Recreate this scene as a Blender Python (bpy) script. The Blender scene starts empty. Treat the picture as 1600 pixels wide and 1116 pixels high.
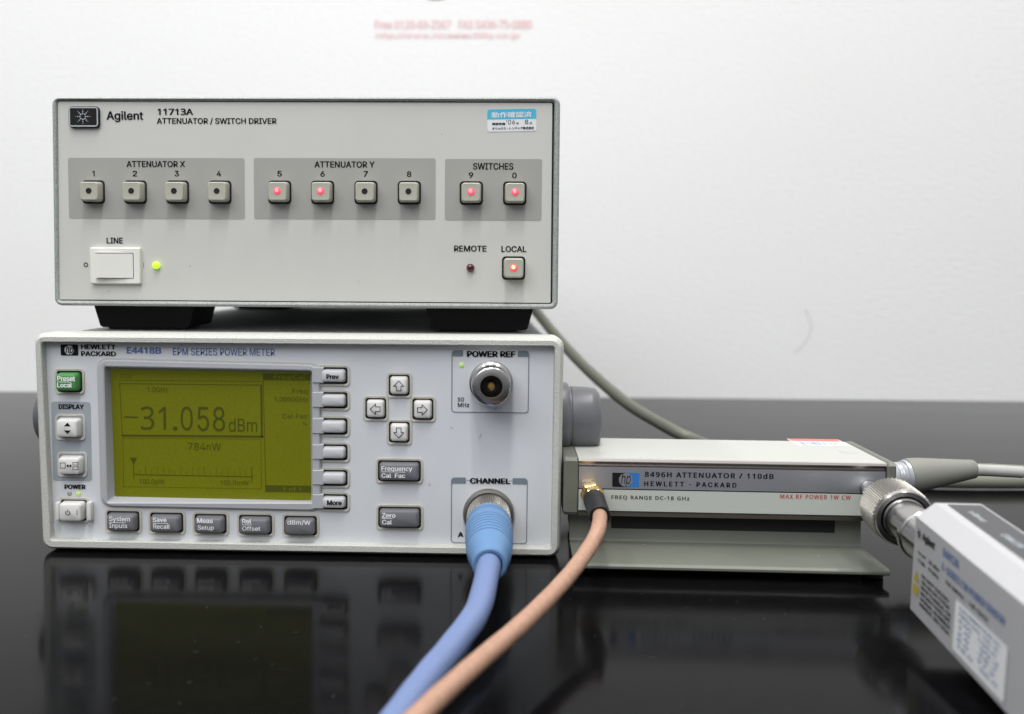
import bpy, math, os, random
import numpy as np
from mathutils import Vector, Matrix
random.seed(7)
S = 0.1                                   # every length below is in centimetres; 1 Blender unit = 10 cm
C = bpy.context.scene.collection
scene = bpy.context.scene

# ------------------------------------------------------------------ camera
CAM = np.array([18.185, -39.793, 11.696])
YAW, PIT, ROL = -0.0310, 0.0709, -0.0058
F, PX, PY = 1549.34, 706.74, 534.34       # focal length and principal point, in photograph pixels
def cam_axes():
    cy, sy, cp, sp, cr, sr = math.cos(YAW), math.sin(YAW), math.cos(PIT), math.sin(PIT), math.cos(ROL), math.sin(ROL)
    f = np.array([sy*cp, cy*cp, -sp]); r = np.array([cy, -sy, 0.0]); d = np.cross(f, r)
    return r*cr + d*sr, -r*sr + d*cr, f
RX, DN, FW = cam_axes()
cd = bpy.data.cameras.new('camera'); cam = bpy.data.objects.new('camera', cd); C.objects.link(cam)
M = Matrix.Identity(4)
for i, a in enumerate((RX, -DN, -FW)):
    for j in range(3): M[j][i] = a[j]
for j in range(3): M[j][3] = CAM[j]*S
cam.matrix_world = M
cd.sensor_width = 36; cd.lens = F/1600*36
cd.shift_x = (800-PX)/1600; cd.shift_y = -(558-PY)/1600
cd.clip_start = 0.05; cd.clip_end = 500
cd.dof.use_dof = True; cd.dof.focus_distance = 40.2*S
cd.dof.aperture_fstop = cd.lens*0.001/(0.36*S)
cd.dof.aperture_blades = 0
scene.camera = cam

# ------------------------------------------------------------------ room light
w = bpy.data.worlds.new('World'); scene.world = w; w.use_nodes = True
wt = w.node_tree; bg = wt.nodes['Background']          # plain room: pale ceiling, mid walls, dark floor
tcw = wt.nodes.new('ShaderNodeTexCoord'); sxy = wt.nodes.new('ShaderNodeSeparateXYZ'); rmp = wt.nodes.new('ShaderNodeValToRGB'); mrw = wt.nodes.new('ShaderNodeMapRange')
wt.links.new(tcw.outputs['Generated'], sxy.inputs[0]); wt.links.new(sxy.outputs['Z'], mrw.inputs['Value']); mrw.inputs['From Min'].default_value = -1
wt.links.new(mrw.outputs[0], rmp.inputs[0]); wt.links.new(rmp.outputs[0], bg.inputs[0]); bg.inputs[1].default_value = 1
rmp.color_ramp.elements[0].position = .30; rmp.color_ramp.elements[0].color = (.06, .06, .06, 1)
rmp.color_ramp.elements[1].position = .95; rmp.color_ramp.elements[1].color = (.80, .81, .83, 1)
e_ = rmp.color_ramp.elements.new(.52); e_.color = (.25, .255, .27, 1)
scene.view_settings.view_transform = 'Standard'; scene.view_settings.look = 'None'
scene.view_settings.exposure = 0.06; scene.view_settings.gamma = 1
def area(name, loc, size, power, rot=(0, 0, 0), col=(1, .985, .96)):
    l = bpy.data.lights.new(name, 'AREA'); l.shape = 'RECTANGLE'; l.size, l.size_y = size[0]*S, size[1]*S
    l.energy = power; l.color = col
    o = bpy.data.objects.new(name, l); C.objects.link(o); o.location = [c*S for c in loc]; o.rotation_euler = rot
    return o
# two fluorescent tubes under the ceiling, running front to back, then added wall fill
area('tube_and_fill_lamp', (16, -46, 150), (8, 66), 820)
area('tube_and_fill_lamp', (4, -84, 150), (8, 60), 560)
area('tube_and_fill_lamp', (75, 5, 155), (7, 90), 860)  # this one and the next: unseen fill added to brighten the wall
area('tube_and_fill_lamp', (-50, 15, 155), (7, 90), 820)
# broad fill lamp added high in front to brighten the upright faces
area('front_fill', (-70, -165, 160), (200, 110), 2700, (math.radians(48), 0, math.radians(-26)), (.95, .975, 1))

# ------------------------------------------------------------------ unprojection
def ray(px, py):
    d = RX*(px-PX)/F + DN*(py-PY)/F + FW
    return d
def at_depth(px, py, D):                  # point seen at a pixel, D cm in front of the camera
    return CAM + ray(px, py)*D
class Face:
    def __init__(s, O, U=(1, 0, 0), V=(0, 0, 1)):
        s.O = np.array(O, float); s.U = np.array(U, float); s.U /= np.linalg.norm(s.U)
        V = np.array(V, float); V -= s.U*(V@s.U); s.V = V/np.linalg.norm(V); s.N = np.cross(s.U, s.V)
    def pt(s, u, v, h=0): return s.O + s.U*u + s.V*v + s.N*h
    def at(s, px, py, h=0):
        d = ray(px, py); t = ((s.O+s.N*h-CAM)@s.N)/(d@s.N); p = CAM+d*t-s.O
        return p@s.U, p@s.V
    def box(s, x0, x1, y0, y1, h=0):      # pixel box -> local box (u0,u1,v0,v1)
        xm, ym = (x0+x1)/2, (y0+y1)/2
        u0 = s.at(x0, ym, h)[0]; u1 = s.at(x1, ym, h)[0]; v1 = s.at(xm, y0, h)[1]; v0 = s.at(xm, y1, h)[1]
        return u0, u1, v0, v1
    def sub(s, du, dv, ang):              # face turned in its own plane
        c, n = math.cos(ang), math.sin(ang)
        return Face(s.pt(du, dv), s.U*c+s.V*n, s.V*c-s.U*n)
WORLD = Face((0, 0, 0))

# ------------------------------------------------------------------ materials
def nd(t, k, **kw):
    n = t.nodes.new(k)
    for a, b in kw.items(): setattr(n, a, b)
    return n
def mat(name, col, rough=.5, metal=0, bump=None, var=None, spec=.5, coat=0, emit=None, ior=None, rvar=None, stretch=None, specks=None):
    m = bpy.data.materials.new(name); m.use_nodes = True; t = m.node_tree; b = t.nodes['Principled BSDF']
    b.inputs['Base Color'].default_value = (*col, 1); b.inputs['Roughness'].default_value = rough
    b.inputs['Metallic'].default_value = metal; b.inputs['Specular IOR Level'].default_value = spec
    b.inputs['Coat Weight'].default_value = coat
    if ior: b.inputs['IOR'].default_value = ior
    if emit: b.inputs['Emission Color'].default_value = (*emit[0], 1); b.inputs['Emission Strength'].default_value = emit[1]
    tc = nd(t, 'ShaderNodeTexCoord'); src = tc.outputs['Object']
    if stretch:
        mp = nd(t, 'ShaderNodeMapping'); mp.inputs['Scale'].default_value = stretch
        t.links.new(src, mp.inputs[0]); src = mp.outputs[0]
    def noise(scale, detail=4, rg=.6):
        n = nd(t, 'ShaderNodeTexNoise'); n.inputs['Scale'].default_value = scale; n.inputs['Detail'].default_value = detail
        n.inputs['Roughness'].default_value = rg; t.links.new(src, n.inputs['Vector']); return n.outputs['Fac']
    if bump:                              # (scale, distance in cm, strength)
        bm = nd(t, 'ShaderNodeBump'); bm.inputs['Distance'].default_value = bump[1]*S; bm.inputs['Strength'].default_value = bump[2]
        t.links.new(noise(bump[0], 3), bm.inputs['Height']); t.links.new(bm.outputs[0], b.inputs['Normal'])
    last = None
    if var:                               # list of (scale, colour, lo, hi)
        for sc, c2, lo, hi in var:
            r = nd(t, 'ShaderNodeMapRange'); r.inputs['From Min'].default_value = lo; r.inputs['From Max'].default_value = hi
            t.links.new(noise(sc, 5), r.inputs['Value'])
            mx = nd(t, 'ShaderNodeMix', data_type='RGBA')
            t.links.new(r.outputs[0], mx.inputs[0]); mx.inputs[7].default_value = (*c2, 1)
            if last: t.links.new(last, mx.inputs[6])
            else: mx.inputs[6].default_value = (*col, 1)
            last = mx.outputs[2]
    if specks:                            # (scale, colour, radius, density): small round dust grains
        v = nd(t, 'ShaderNodeTexVoronoi'); v.inputs['Scale'].default_value = specks[0]
        t.links.new(tc.outputs['Object'], v.inputs['Vector'])
        lt = nd(t, 'ShaderNodeMath', operation='LESS_THAN'); lt.inputs[1].default_value = specks[2]; t.links.new(v.outputs['Distance'], lt.inputs[0])
        sp = nd(t, 'ShaderNodeSeparateColor'); t.links.new(v.outputs['Color'], sp.inputs[0])
        g = nd(t, 'ShaderNodeMath', operation='LESS_THAN'); g.inputs[1].default_value = specks[3]; t.links.new(sp.outputs[0], g.inputs[0])
        mu = nd(t, 'ShaderNodeMath', operation='MULTIPLY'); t.links.new(lt.outputs[0], mu.inputs[0]); t.links.new(g.outputs[0], mu.inputs[1])
        mx = nd(t, 'ShaderNodeMix', data_type='RGBA'); t.links.new(mu.outputs[0], mx.inputs[0]); mx.inputs[7].default_value = (*specks[1], 1)
        if last: t.links.new(last, mx.inputs[6])
        else: mx.inputs[6].default_value = (*col, 1)
        last = mx.outputs[2]
    if last: t.links.new(last, b.inputs['Base Color'])
    if rvar:
        r = nd(t, 'ShaderNodeMapRange'); r.inputs['To Min'].default_value = rvar[1]; r.inputs['To Max'].default_value = rvar[2]
        r.inputs['From Min'].default_value = .35; r.inputs['From Max'].default_value = .65
        t.links.new(noise(rvar[0]), r.inputs['Value']); t.links.new(r.outputs[0], b.inputs['Roughness'])
    return m
M_ = dict(
 wall=mat('wall_paper', (.895, .89, .885), .85, bump=(20, .04, .9), stretch=(.7, 1, 1.3), var=[(.5, (.86, .855, .83), .5, .9), (30, (.86, .86, .855), .45, .7)]),
 table=mat('black_laminate', (.003, .003, .0035), .12, stretch=(.25, 1, 1), var=[(.7, (.006, .006, .006), .5, .8), (60, (.009, .009, .009), .55, .8)], rvar=(2.5, .08, .15), specks=(22, (.05, .05, .05), .07, .16), ior=1.135),
 upanel=mat('warm_grey_paint', (.60, .595, .56), .5, bump=(60, .006, .35), var=[(1.3, (.56, .555, .52), .5, .75)], specks=(11, (.35, .34, .31), .035, .03)),
 ufield=mat('grey_print', (.36, .355, .33), .55, bump=(60, .006, .3)),
 uframe=mat('grey_textured_paint', (.40, .42, .40), .5, bump=(110, .02, .9), var=[(150, (.24, .26, .25), .45, .62)]),
 ucase=mat('grey_vinyl', (.34, .36, .35), .6, bump=(110, .02, .8)),
 black=mat('black_plastic', (.010, .010, .010), .6, spec=.2, bump=(40, .004, .3)),
 gap=mat('black_gap', (.006, .006, .006), .8),
 ucap=mat('stone_grey_key', (.45, .445, .37), .42, bump=(50, .003, .2)),
 ink=mat('dark_ink', (.011, .011, .013), .8, spec=.1),
 silverink=mat('pale_ink', (.42, .45, .46), .45),
 white=mat('white_plastic', (.80, .79, .74), .35),
 ledred=mat('lit_red_led', (.8, .1, .15), .3, emit=((1.0, .07, .11), .6)),
 ledcore=mat('lit_led_core', (.9, .4, .4), .3, emit=((1.0, .13, .18), 1.05)),
 ledorange=mat('lit_amber_led_core', (.9, .6, .2), .3, emit=((1.0, .50, .20), 2.0)),
 ledgreen=mat('lit_green_led', (.5, .8, .05), .3, emit=((.55, .9, .02), .75)),
 ledlime=mat('small_lime_led', (.45, .65, .2), .4, emit=((.55, .8, .2), .22)),
 ledoff=mat('grey_led', (.36, .36, .36), .4),
 leddark=mat('dark_red_led', (.07, .004, .008), .12, spec=.8),
 leddot=mat('unlit_led', (.018, .014, .016), .25),
 lpanel=mat('cool_grey_paint', (.64, .655, .68), .42, bump=(55, .004, .25), var=[(1.5, (.60, .61, .63), .5, .8)], specks=(9, (.25, .24, .22), .04, .035)),
 lframe=mat('grainy_grey_casting', (.55, .55, .51), .55, bump=(130, .03, 1.0), var=[(150, (.43, .43, .40), .48, .68)]),
 lcase=mat('grey_sleeve', (.52, .53, .53), .55, bump=(110, .01, .5)),
 lfield=mat('blue_grey_print', (.33, .365, .395), .5, bump=(55, .004, .25)),
 bar=mat('slate_print', (.17, .205, .235), .5),
 bezel=mat('bezel_plastic', (.42, .43, .455), .38, bump=(50, .003, .2)),
 lcd=mat('olive_lcd', (.118, .122, .003), .35, spec=.25, var=[(.8, (.128, .135, .006), .45, .7), (90, (.10, .105, .004), .45, .65)], specks=(13, (.28, .30, .12), .045, .08), emit=((.105, .113, .004), .36)),
 lcdink=mat('lcd_dark_segments', (.042, .046, .004), .4, spec=.25, emit=((.055, .06, .003), .36)),
 rim=mat('cream_rim', (.52, .50, .44), .45),
 keylight=mat('light_key', (.66, .65, .63), .40, bump=(50, .003, .2)),
 keysoft=mat('soft_grey_key', (.52, .525, .54), .40, bump=(50, .003, .2)),
 keygrey=mat('slate_key', (.150, .150, .165), .40, bump=(50, .004, .25)),
 keygreen=mat('green_key', (.055, .25, .06), .42, bump=(50, .003, .2)),
 whiteink=mat('white_ink', (.85, .85, .85), .5),
 blueink=mat('blue_ink', (.10, .18, .38), .5),
 steel=mat('nickel_plate', (.50, .49, .48), .22, 1, bump=(30, .002, .3)),
 satin=mat('satin_nickel', (.40, .385, .355), .36, 1),
 darkmetal=mat('dark_bore', (.05, .045, .035), .4, .6),
 gold=mat('gold_plate', (.85, .55, .17), .22, 1),
 bluerub=mat('blue_rubber', (.112, .225, .41), .5, bump=(40, .004, .3), var=[(2, (.098, .20, .37), .5, .8)]),
 bluecord=mat('blue_cord', (.145, .20, .37), .45, bump=(14, .004, .3)),
 tan=mat('tan_cord', (.43, .25, .17), .45, bump=(60, .014, .8), var=[(50, (.355, .205, .14), .45, .65)]),
 blackrub=mat('black_rubber', (.012, .012, .013), .5, spec=.3, bump=(20, .01, .4)),
 olive=mat('olive_grey_paint', (.14, .147, .12), .42, bump=(40, .006, .4), var=[(3, (.125, .133, .11), .45, .7)], specks=(12, (.45, .45, .4), .04, .05)),
 atop=mat('pale_grey_enamel', (.475, .485, .445), .38, bump=(50, .003, .2), specks=(9, (.35, .33, .28), .035, .04)),
 afront=mat('celadon_enamel', (.48, .50, .46), .42, bump=(50, .003, .2)),
 alu=mat('brushed_aluminium', (.66, .67, .72), .42, 1, bump=(40, .002, .3), stretch=(.05, 1, 3)),
 trim=mat('bronze_anodised_trim', (.20, .175, .16), .35, .85, stretch=(.05, 1, 3), var=[(20, (.15, .13, .12), .4, .7)]),
 lip=mat('worn_metal_lip', (.52, .48, .46), .35, .7),
 redink=mat('red_ink', (.42, .05, .04), .5),
 logoblue=mat('logo_blue', (.03, .17, .50), .4),
 sticker=mat('sticker_paper', (.78, .79, .80), .5),
 cyan=mat('cyan_print', (.06, .47, .66), .5),
 redprint=mat('red_print', (.62, .16, .13), .5),
 sensor=mat('sensor_enamel', (.44, .44, .455), .42, bump=(50, .003, .2)),
 sensorlabel=mat('grey_label', (.075, .075, .08), .5, spec=.3),
 yellow=mat('yellow_print', (.42, .33, .04), .5),
 plug=mat('plated_plug', (.42, .44, .47), .28, .25),
 relief=mat('grey_strain_relief', (.22, .22, .195), .55, bump=(30, .004, .4)),
 cordgrey=mat('grey_green_cord', (.165, .17, .135), .45, bump=(10, .006, .3)),
 sleeve=mat('clear_white_sleeve', (.42, .42, .40), .25, var=[(4, (.36, .36, .34), .45, .65)]),
 hub=mat('blue_grey_hub', (.115, .118, .13), .32, bump=(30, .003, .3)),
 wallprint=mat('red_wall_print', (.84, .56, .56), .8),
 walldark=mat('dark_wall_print', (.22, .22, .23), .8),
 dust=mat('dust', (.026, .026, .028), .8),
 scuff=mat('wall_scuff', (.76, .76, .75), .85),
)

# ------------------------------------------------------------------ mesh building
class MB:
    def __init__(s): s.v = []; s.f = []; s.m = []
    def add(s, pts, faces, mi=0):
        n = len(s.v); s.v += [tuple(p) for p in pts]; s.f += [[i+n for i in f] for f in faces]; s.m += [mi]*len(faces)
        return s
    def loft(s, F, secs, cap0=False, cap1=True, mi=0, closed=True):     # secs: [(outline, h)]
        k = len(secs[0][0]); pts = []; fs = []
        for o, h in secs: pts += [F.pt(a, b, h) for a, b in o]
        for i in range(len(secs)-1):
            for j in range(k if closed else k-1):
                a, b = i*k+j, i*k+(j+1) % k; fs.append([a, b, b+k, a+k])
        if cap0: fs.append(list(range(k))[::-1])
        if cap1: fs.append([(len(secs)-1)*k+j for j in range(k)])
        return s.add(pts, fs, mi)
    def box(s, F, u0, u1, v0, v1, h0, h1, bev=0, mi=0):
        if bev:
            e = bev
            o = lambda i: rr(u0+i, u1-i, v0+i, v1-i, e*1.2, 2)
            return s.loft(F, [(o(e), h0), (o(0), h0+e), (o(0), h1-e), (o(e*.3), h1-e*.3), (o(e), h1)], True, True, mi)
        o = [(u0, v0), (u1, v0), (u1, v1), (u0, v1)]
        return s.loft(F, [(o, h0), (o, h1)], True, True, mi)
    def lathe(s, A, d, prof, n=48, mi=0, cap=True, rot=0, knurl=None):
        A = np.array(A, float); d = np.array(d, float); d /= np.linalg.norm(d)
        e = np.array([0, 0, 1.]) if abs(d[2]) < .9 else np.array([1., 0, 0])
        x = np.cross(e, d); x /= np.linalg.norm(x); y = np.cross(d, x); pts = []; fs = []
        for i, (t, r) in enumerate(prof):
            for j in range(n):
                a = rot+2*math.pi*j/n; q = r
                if knurl and knurl[0] <= i < knurl[1]:
                    q = r + knurl[2]*knurl[3](i, j)
                pts.append(A+d*t+(x*math.cos(a)+y*math.sin(a))*q)
        for i in range(len(prof)-1):
            for j in range(n):
                a, b = i*n+j, i*n+(j+1) % n; fs.append([a, b, b+n, a+n])
        if cap:
            fs.append(list(range(n))[::-1]); fs.append([(len(prof)-1)*n+j for j in range(n)])
        return s.add(pts, fs, mi)
    def tube(s, P, R, n=20, mi=0, cap=True):
        P = [np.array(p, float) for p in P]; pts = []; fs = []; rg = random.Random(len(P)); ph = rg.random()*6
        t = P[1]-P[0]; t /= np.linalg.norm(t); x = np.cross([0, 0, 1.], t)
        if np.linalg.norm(x) < .1: x = np.cross([0, 1., 0], t)
        x /= np.linalg.norm(x)
        for i, p in enumerate(P):
            t = P[min(i+1, len(P)-1)]-P[max(i-1, 0)]; t /= np.linalg.norm(t)
            x = x-t*(x@t); x /= np.linalg.norm(x); y = np.cross(t, x)
            r = (R[i] if hasattr(R, '__len__') else R)*(1+.012*math.sin(i*.9+ph)+.006*(rg.random()-.5))
            for j in range(n):
                a = 2*math.pi*j/n; pts.append(p+(x*math.cos(a)+y*math.sin(a))*r)
        for i in range(len(P)-1):
            for j in range(n):
                a, b = i*n+j, i*n+(j+1) % n; fs.append([a, b, b+n, a+n])
        if cap: fs.append(list(range(n))[::-1]); fs.append([(len(P)-1)*n+j for j in range(n)])
        return s.add(pts, fs, mi)
def rr(u0, u1, v0, v1, r, n=4):
    r = min(r, (u1-u0)/2*.999, (v1-v0)/2*.999); o = []
    for cx, cy, a0 in ((u1-r, v1-r, 0), (u0+r, v1-r, 90), (u0+r, v0+r, 180), (u1-r, v0+r, 270)):
        for i in range(n+1):
            a = math.radians(a0+90*i/n); o.append((cx+r*math.cos(a), cy+r*math.sin(a)))
    return o
def quad_rr(c, r, n=4, ins=0):            # rounded outline of a slightly uneven four-cornered panel; c: TL,TR,BR,BL
    c = [np.array(p, float) for p in c]; m = sum(c)/4
    order = [c[1], c[0], c[3], c[2]]; o = []
    for i, p in enumerate(order):
        q = order[i-1]; s = order[(i+1) % 4]; a = (q-p)/np.linalg.norm(q-p); b = (s-p)/np.linalg.norm(s-p)
        p = p + (a+b)*ins
        cen = p+(a+b)*r
        for k in range(n+1):
            t = math.pi/2*k/n; o.append(tuple(cen - b*r*math.cos(t)*1 - a*r*math.sin(t)*1))
    return o
def catmull(P, n=10):
    P = [np.array(p, float) for p in P]; Q = [2*P[0]-P[1]]+P+[2*P[-1]-P[-2]]; o = []
    for i in range(1, len(Q)-2):
        for k in range(n):
            t = k/n; a, b, c, d = Q[i-1:i+3]
            o.append(.5*((2*b)+(c-a)*t+(2*a-5*b+4*c-d)*t*t+(3*b-a-3*c+d)*t**3))
    return o+[P[-1]]
def build(name, mb, m, parent=None, smooth=38, label=None):
    me = bpy.data.meshes.new(name)
    off = np.array([float(c) for c in parent.get('_w', (0, 0, 0))]) if parent is not None else np.zeros(3)
    me.from_pydata([tuple(np.array(v)*S-off) for v in mb.v], [], mb.f)
    for x in (m if isinstance(m, (list, tuple)) else [m]): me.materials.append(x)
    for p, i in zip(me.polygons, mb.m): p.material_index = i
    me.update()
    import bmesh
    b = bmesh.new(); b.from_mesh(me); bmesh.ops.recalc_face_normals(b, faces=b.faces); b.to_mesh(me); b.free()
    if smooth:
        me.polygons.foreach_set('use_smooth', [True]*len(me.polygons)); me.set_sharp_from_angle(angle=math.radians(smooth))
    o = bpy.data.objects.new(name, me); C.objects.link(o)
    if parent is not None: o.parent = parent; o['_w'] = tuple(off)
    else: o['_w'] = (0, 0, 0)
    if label: o['label'] = label
    return o
def thing(name, label, cat, loc, group=None):
    o = bpy.data.objects.new(name, None); C.objects.link(o); o.location = [c*S for c in loc]; o['_w'] = tuple(c*S for c in loc)
    o.empty_display_size = .3
    o['label'] = label; o['category'] = cat
    if group: o['group'] = group
    return o
def flat(F, outline, h, mi=0, mb=None):
    mb = mb or MB(); return mb.loft(F, [(outline, h)], False, True, mi)
def ring2(F, oo, oi, h, mb=None, mi=0, th=0):
    mb = mb or MB(); return mb.loft(F, [(oo, h), (oi, h)], False, False, mi)
def disc(F, u, v, r, h, n=24, mb=None, mi=0):
    return flat(F, [(u+r*math.cos(2*math.pi*i/n), v+r*math.sin(2*math.pi*i/n)) for i in range(n)], h, mi, mb)

# ------------------------------------------------------------------ lettering
def load_font(n):
    try: return bpy.data.fonts.load(os.path.join(bpy.utils.resource_path('LOCAL'), 'datafiles', 'fonts', n))
    except Exception: return None
INTER = load_font('Inter.woff2'); NOTO = load_font('NotoSansHebrew-Regular.woff2'); CJK = load_font('Noto Sans CJK Regular.woff2')
from mathutils.geometry import tessellate_polygon
def glyphs(body, bold=0, space=1, font=True, shear=0):
    cu = bpy.data.curves.new('lettering', 'FONT'); cu.body = body; cu.size = 1; cu.space_character = space
    cu.resolution_u = 3; cu.shear = shear; cu.fill_mode = 'NONE'
    f = CJK if any(ord(c) > 0x2fff for c in body) else NOTO if '1' in body else INTER
    if f and font: cu.font = f
    ob = bpy.data.objects.new('t', cu); C.objects.link(ob); bpy.context.view_layer.update()
    me = bpy.data.meshes.new_from_object(ob.evaluated_get(bpy.context.evaluated_depsgraph_get()))
    co = [(v.co.x, v.co.y) for v in me.vertices]; nb = {}
    for e in me.edges:
        a, b = e.vertices; nb.setdefault(a, []).append(b); nb.setdefault(b, []).append(a)
    bpy.data.objects.remove(ob); bpy.data.curves.remove(cu); bpy.data.meshes.remove(me)
    seen = set(); loops = []
    for st in sorted(nb):
        if st in seen: continue
        lp = [st]; seen.add(st); cur = st
        while True:
            nx = [x for x in nb[cur] if x not in seen]
            if not nx: break
            cur = nx[0] if len(lp) > 1 else min(nx); seen.add(cur); lp.append(cur)
        if len(lp) > 2: loops.append([co[i] for i in lp])
    ar = [sum(p[0]*q[1]-q[0]*p[1] for p, q in zip(l, l[1:]+l[:1]))/2 for l in loops]
    if not loops: return [], []
    def inside(p, l):
        c = False
        for (x0, y0), (x1, y1) in zip(l, l[1:]+l[:1]):
            if (y0 > p[1]) != (y1 > p[1]) and p[0] < (x1-x0)*(p[1]-y0)/(y1-y0)+x0: c = not c
        return c
    big = max(range(len(loops)), key=lambda i: abs(ar[i])); sg = 1 if ar[big] > 0 else -1
    outs = [i for i in range(len(loops)) if ar[i]*sg > 0]; holes = [i for i in range(len(loops)) if ar[i]*sg <= 0]
    V, P = [], []
    for i in outs:
        hs = [loops[j] for j in holes if abs(ar[j]) < abs(ar[i]) and sum(inside(q_, loops[i]) for q_ in loops[j][::3]) > len(loops[j][::3])*.5]
        allp = [p for l in [loops[i]]+hs for p in l]; n0 = len(V); V += allp
        P += [[k+n0 for k in t] for t in tessellate_polygon([[Vector((x, y, 0)) for x, y in l] for l in [loops[i]]+hs])]
    return V, P
def put(mb, F, body, uv, h, bold=0, space=1, fit='both', font=True, mi=0, shear=0, ref=None):
    V, P = glyphs(body, bold, space, font, shear)
    if not V: return mb
    xs = [a for a, b in V]; ys = [b for a, b in V]
    y0, y1 = min(ys), max(ys)
    if ref:                               # fit the height of a reference string (so descenders hang below)
        R_, _ = glyphs(ref, bold, space, font); y0, y1 = min(b for a, b in R_), max(b for a, b in R_)
    u0, u1, v0, v1 = uv; sx = (u1-u0)/(max(xs)-min(xs)); sy = (v1-v0)/(y1-y0)
    d = max(bold, 0)*1.15                    # heavier strokes: the glyphs are laid down again a hair to either side
    for k, (dx, dy) in enumerate(((0, 0),) if d <= 0 else ((-d, 0), (d, 0), (0, d*.5), (0, -d*.5))):
        mb.add([F.pt(u0+(a-min(xs)+dx)*sx, v0+(b-y0+dy)*sy, h+k*.0006) for a, b in V], P, mi)
    return mb
def text(F, body, x0, x1, y0, y1, m, parent, h=.02, hp=None, bold=.012, space=1, ref=None, font=True, shear=0, name='lettering'):
    mb = put(MB(), F, body, F.box(x0, x1, y0, y1, h if hp is None else hp), h, bold, space, font=font, shear=shear, ref=ref)
    return build(name, mb, m, parent, smooth=0)
def rect(F, x0, x1, y0, y1, h, mb=None, r=0, mi=0):
    u0, u1, v0, v1 = F.box(x0, x1, y0, y1, h)
    return flat(F, rr(u0, u1, v0, v1, r) if r else [(u0, v0), (u1, v0), (u1, v1), (u0, v1)], h, mi, mb)
def line(F, pts, wd, h, mb=None, mi=0, closed=False):   # thin flat line through pixel points, wd in px
    mb = mb or MB(); Q = [np.array(F.at(*p, h)) for p in pts]; wc = wd/38.5/2
    if closed: Q.append(Q[0])
    for a, b in zip(Q, Q[1:]):
        t = (b-a)/np.linalg.norm(b-a); n = np.array([-t[1], t[0]])*wc; a = a-t*wc*.9; b = b+t*wc*.9
        mb.loft(F, [([tuple(a-n), tuple(b-n), tuple(b+n), tuple(a+n)], h)], False, True, mi)
        h += .0004
    return mb

# ================================================================== THE SETTING
t = MB().box(WORLD, -160, 190, -4, 0, -53.4, 75)
table = build('table_top', t, M_['table'], smooth=0); table['kind'] = 'structure'
TB = Face((0, 0, 0), (1, 0, 0), (0, 1, 0))
rg = random.Random(3)
for px, py, L_ in ((1190, 962, 10), (1240, 954, 9), (1382, 957, 14), (1395, 962, 8), (1148, 967, 4), (1020, 1028, 9), (1108, 1078, 12), (1002, 928, 4), (1072, 950, 3), (306, 1018, 8), (232, 1068, 6), (296, 1066, 7), (400, 1030, 6), (426, 1038, 5), (372, 1004, 5), (462, 988, 7), (570, 898, 3), (530, 885, 4), (92, 1052, 7), (60, 960, 4), (700, 960, 3)):
    line(TB, [(px-L_/2, py+rg.uniform(-1, 1)), (px+L_/2, py+rg.uniform(-1.5, 1.5))], rg.uniform(.5, 1.1), .008, mb_ := MB())
    build('dust_mark', mb_, M_['dust'], table, smooth=0)
wl = MB().box(WORLD, -170, 200, -10, 140, -55, -53)
wall = build('wall', wl, M_['wall'], smooth=0); wall['kind'] = 'structure'
FW_ = Face((0, 53, 0))
mb = MB()
put(mb, FW_, 'Free 0120-69-2567   FAX 0436-75-0880', FW_.box(586, 831, 32, 45), .03, .03, font=True)
put(mb, FW_, 'http://www.hlcaelectility.co.jp', FW_.box(588, 812, 51, 62), .03, .02)
build('wall_lettering', mb, M_['wallprint'], wall, smooth=0)
u, v = FW_.at(681, -30)
build('wall_emblem', flat(FW_, [(u+2.1*math.cos(a*math.pi/16), v+1.75*math.sin(a*math.pi/16)) for a in range(32)], .03), M_['walldark'], wall, smooth=0)
mb = MB(); pts = [(1258, 484), (1264, 496), (1268, 510), (1264, 526), (1256, 538), (1243, 550)]
line(FW_, pts, 7, .02, mb)
build('scuff', mb, M_['scuff'], wall, smooth=0)

# ================================================================== POWER METER (lower instrument)
W, H, Z0 = 21.3, 8.78, .2
FL = Face((0, 0, 0))                       # its front frame plane
pm = thing('power_meter', 'wide pale grey bench instrument with olive liquid crystal screen, under the other one', 'power meter', (W/2, 0, 0))
oc = [FL.at(54.8, 525.5), FL.at(877, 531.8), FL.at(871, 868.3), FL.at(68, 855.5)]      # TL TR BR BL
ic = [FL.at(63.6, 534.5), FL.at(867.3, 541), FL.at(861.9, 858), FL.at(78.5, 844.5)]
q = lambda c, r, i=0: quad_rr(c, r, 5, i)
mb = MB().loft(FL, [(q(oc, .45, .25), -3.2), (q(oc, .45, .1), -3.0), (q(oc, .45, -.13), -1.6), (q(oc, .42, -.13), -.32), (q(oc, .40, -.06), -.12), (q(oc, .38, .0), -.04), (q(oc, .36, .03), 0),
     (q(ic, .14, -.03), 0), (q(ic, .13, 0), -.03), (q(ic, .12, .02), -.44)], False, False)
build('front_frame', mb, M_['lframe'], pm)
mb = MB().box(FL, .25, W-.35, .45, 9.02, -35, -3.1, .25)
build('case', mb, M_['lcase'], pm)
FP = Face((0, .40, 0))                     # panel plane, set back in the frame
for x in (2.0, W-2.2):
    for y in (1.2, 31):
        build('foot', MB().lathe((x, y, 0.0), (0, 0, 1), [(0, .55), (.12, .6), (.5, .6)], 24), M_['black'], pm)
for sx, u0 in ((-1, .85), (1, W-.35)):
    mb = MB().lathe((u0, 3.9, 5.2), (sx, 0, 0), [(-.1, 1.60), (.35, 1.60), (.38, 1.64), (.92, 1.64), (1.0, 1.58), (1.02, 1.46), (1.10, 1.44), (1.13, 1.47), (1.9, 1.44), (2.2, 1.38), (2.36, 1.2), (2.40, .9)], 56)
    build('handle_hub', mb, M_['hub'], pm)

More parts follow.
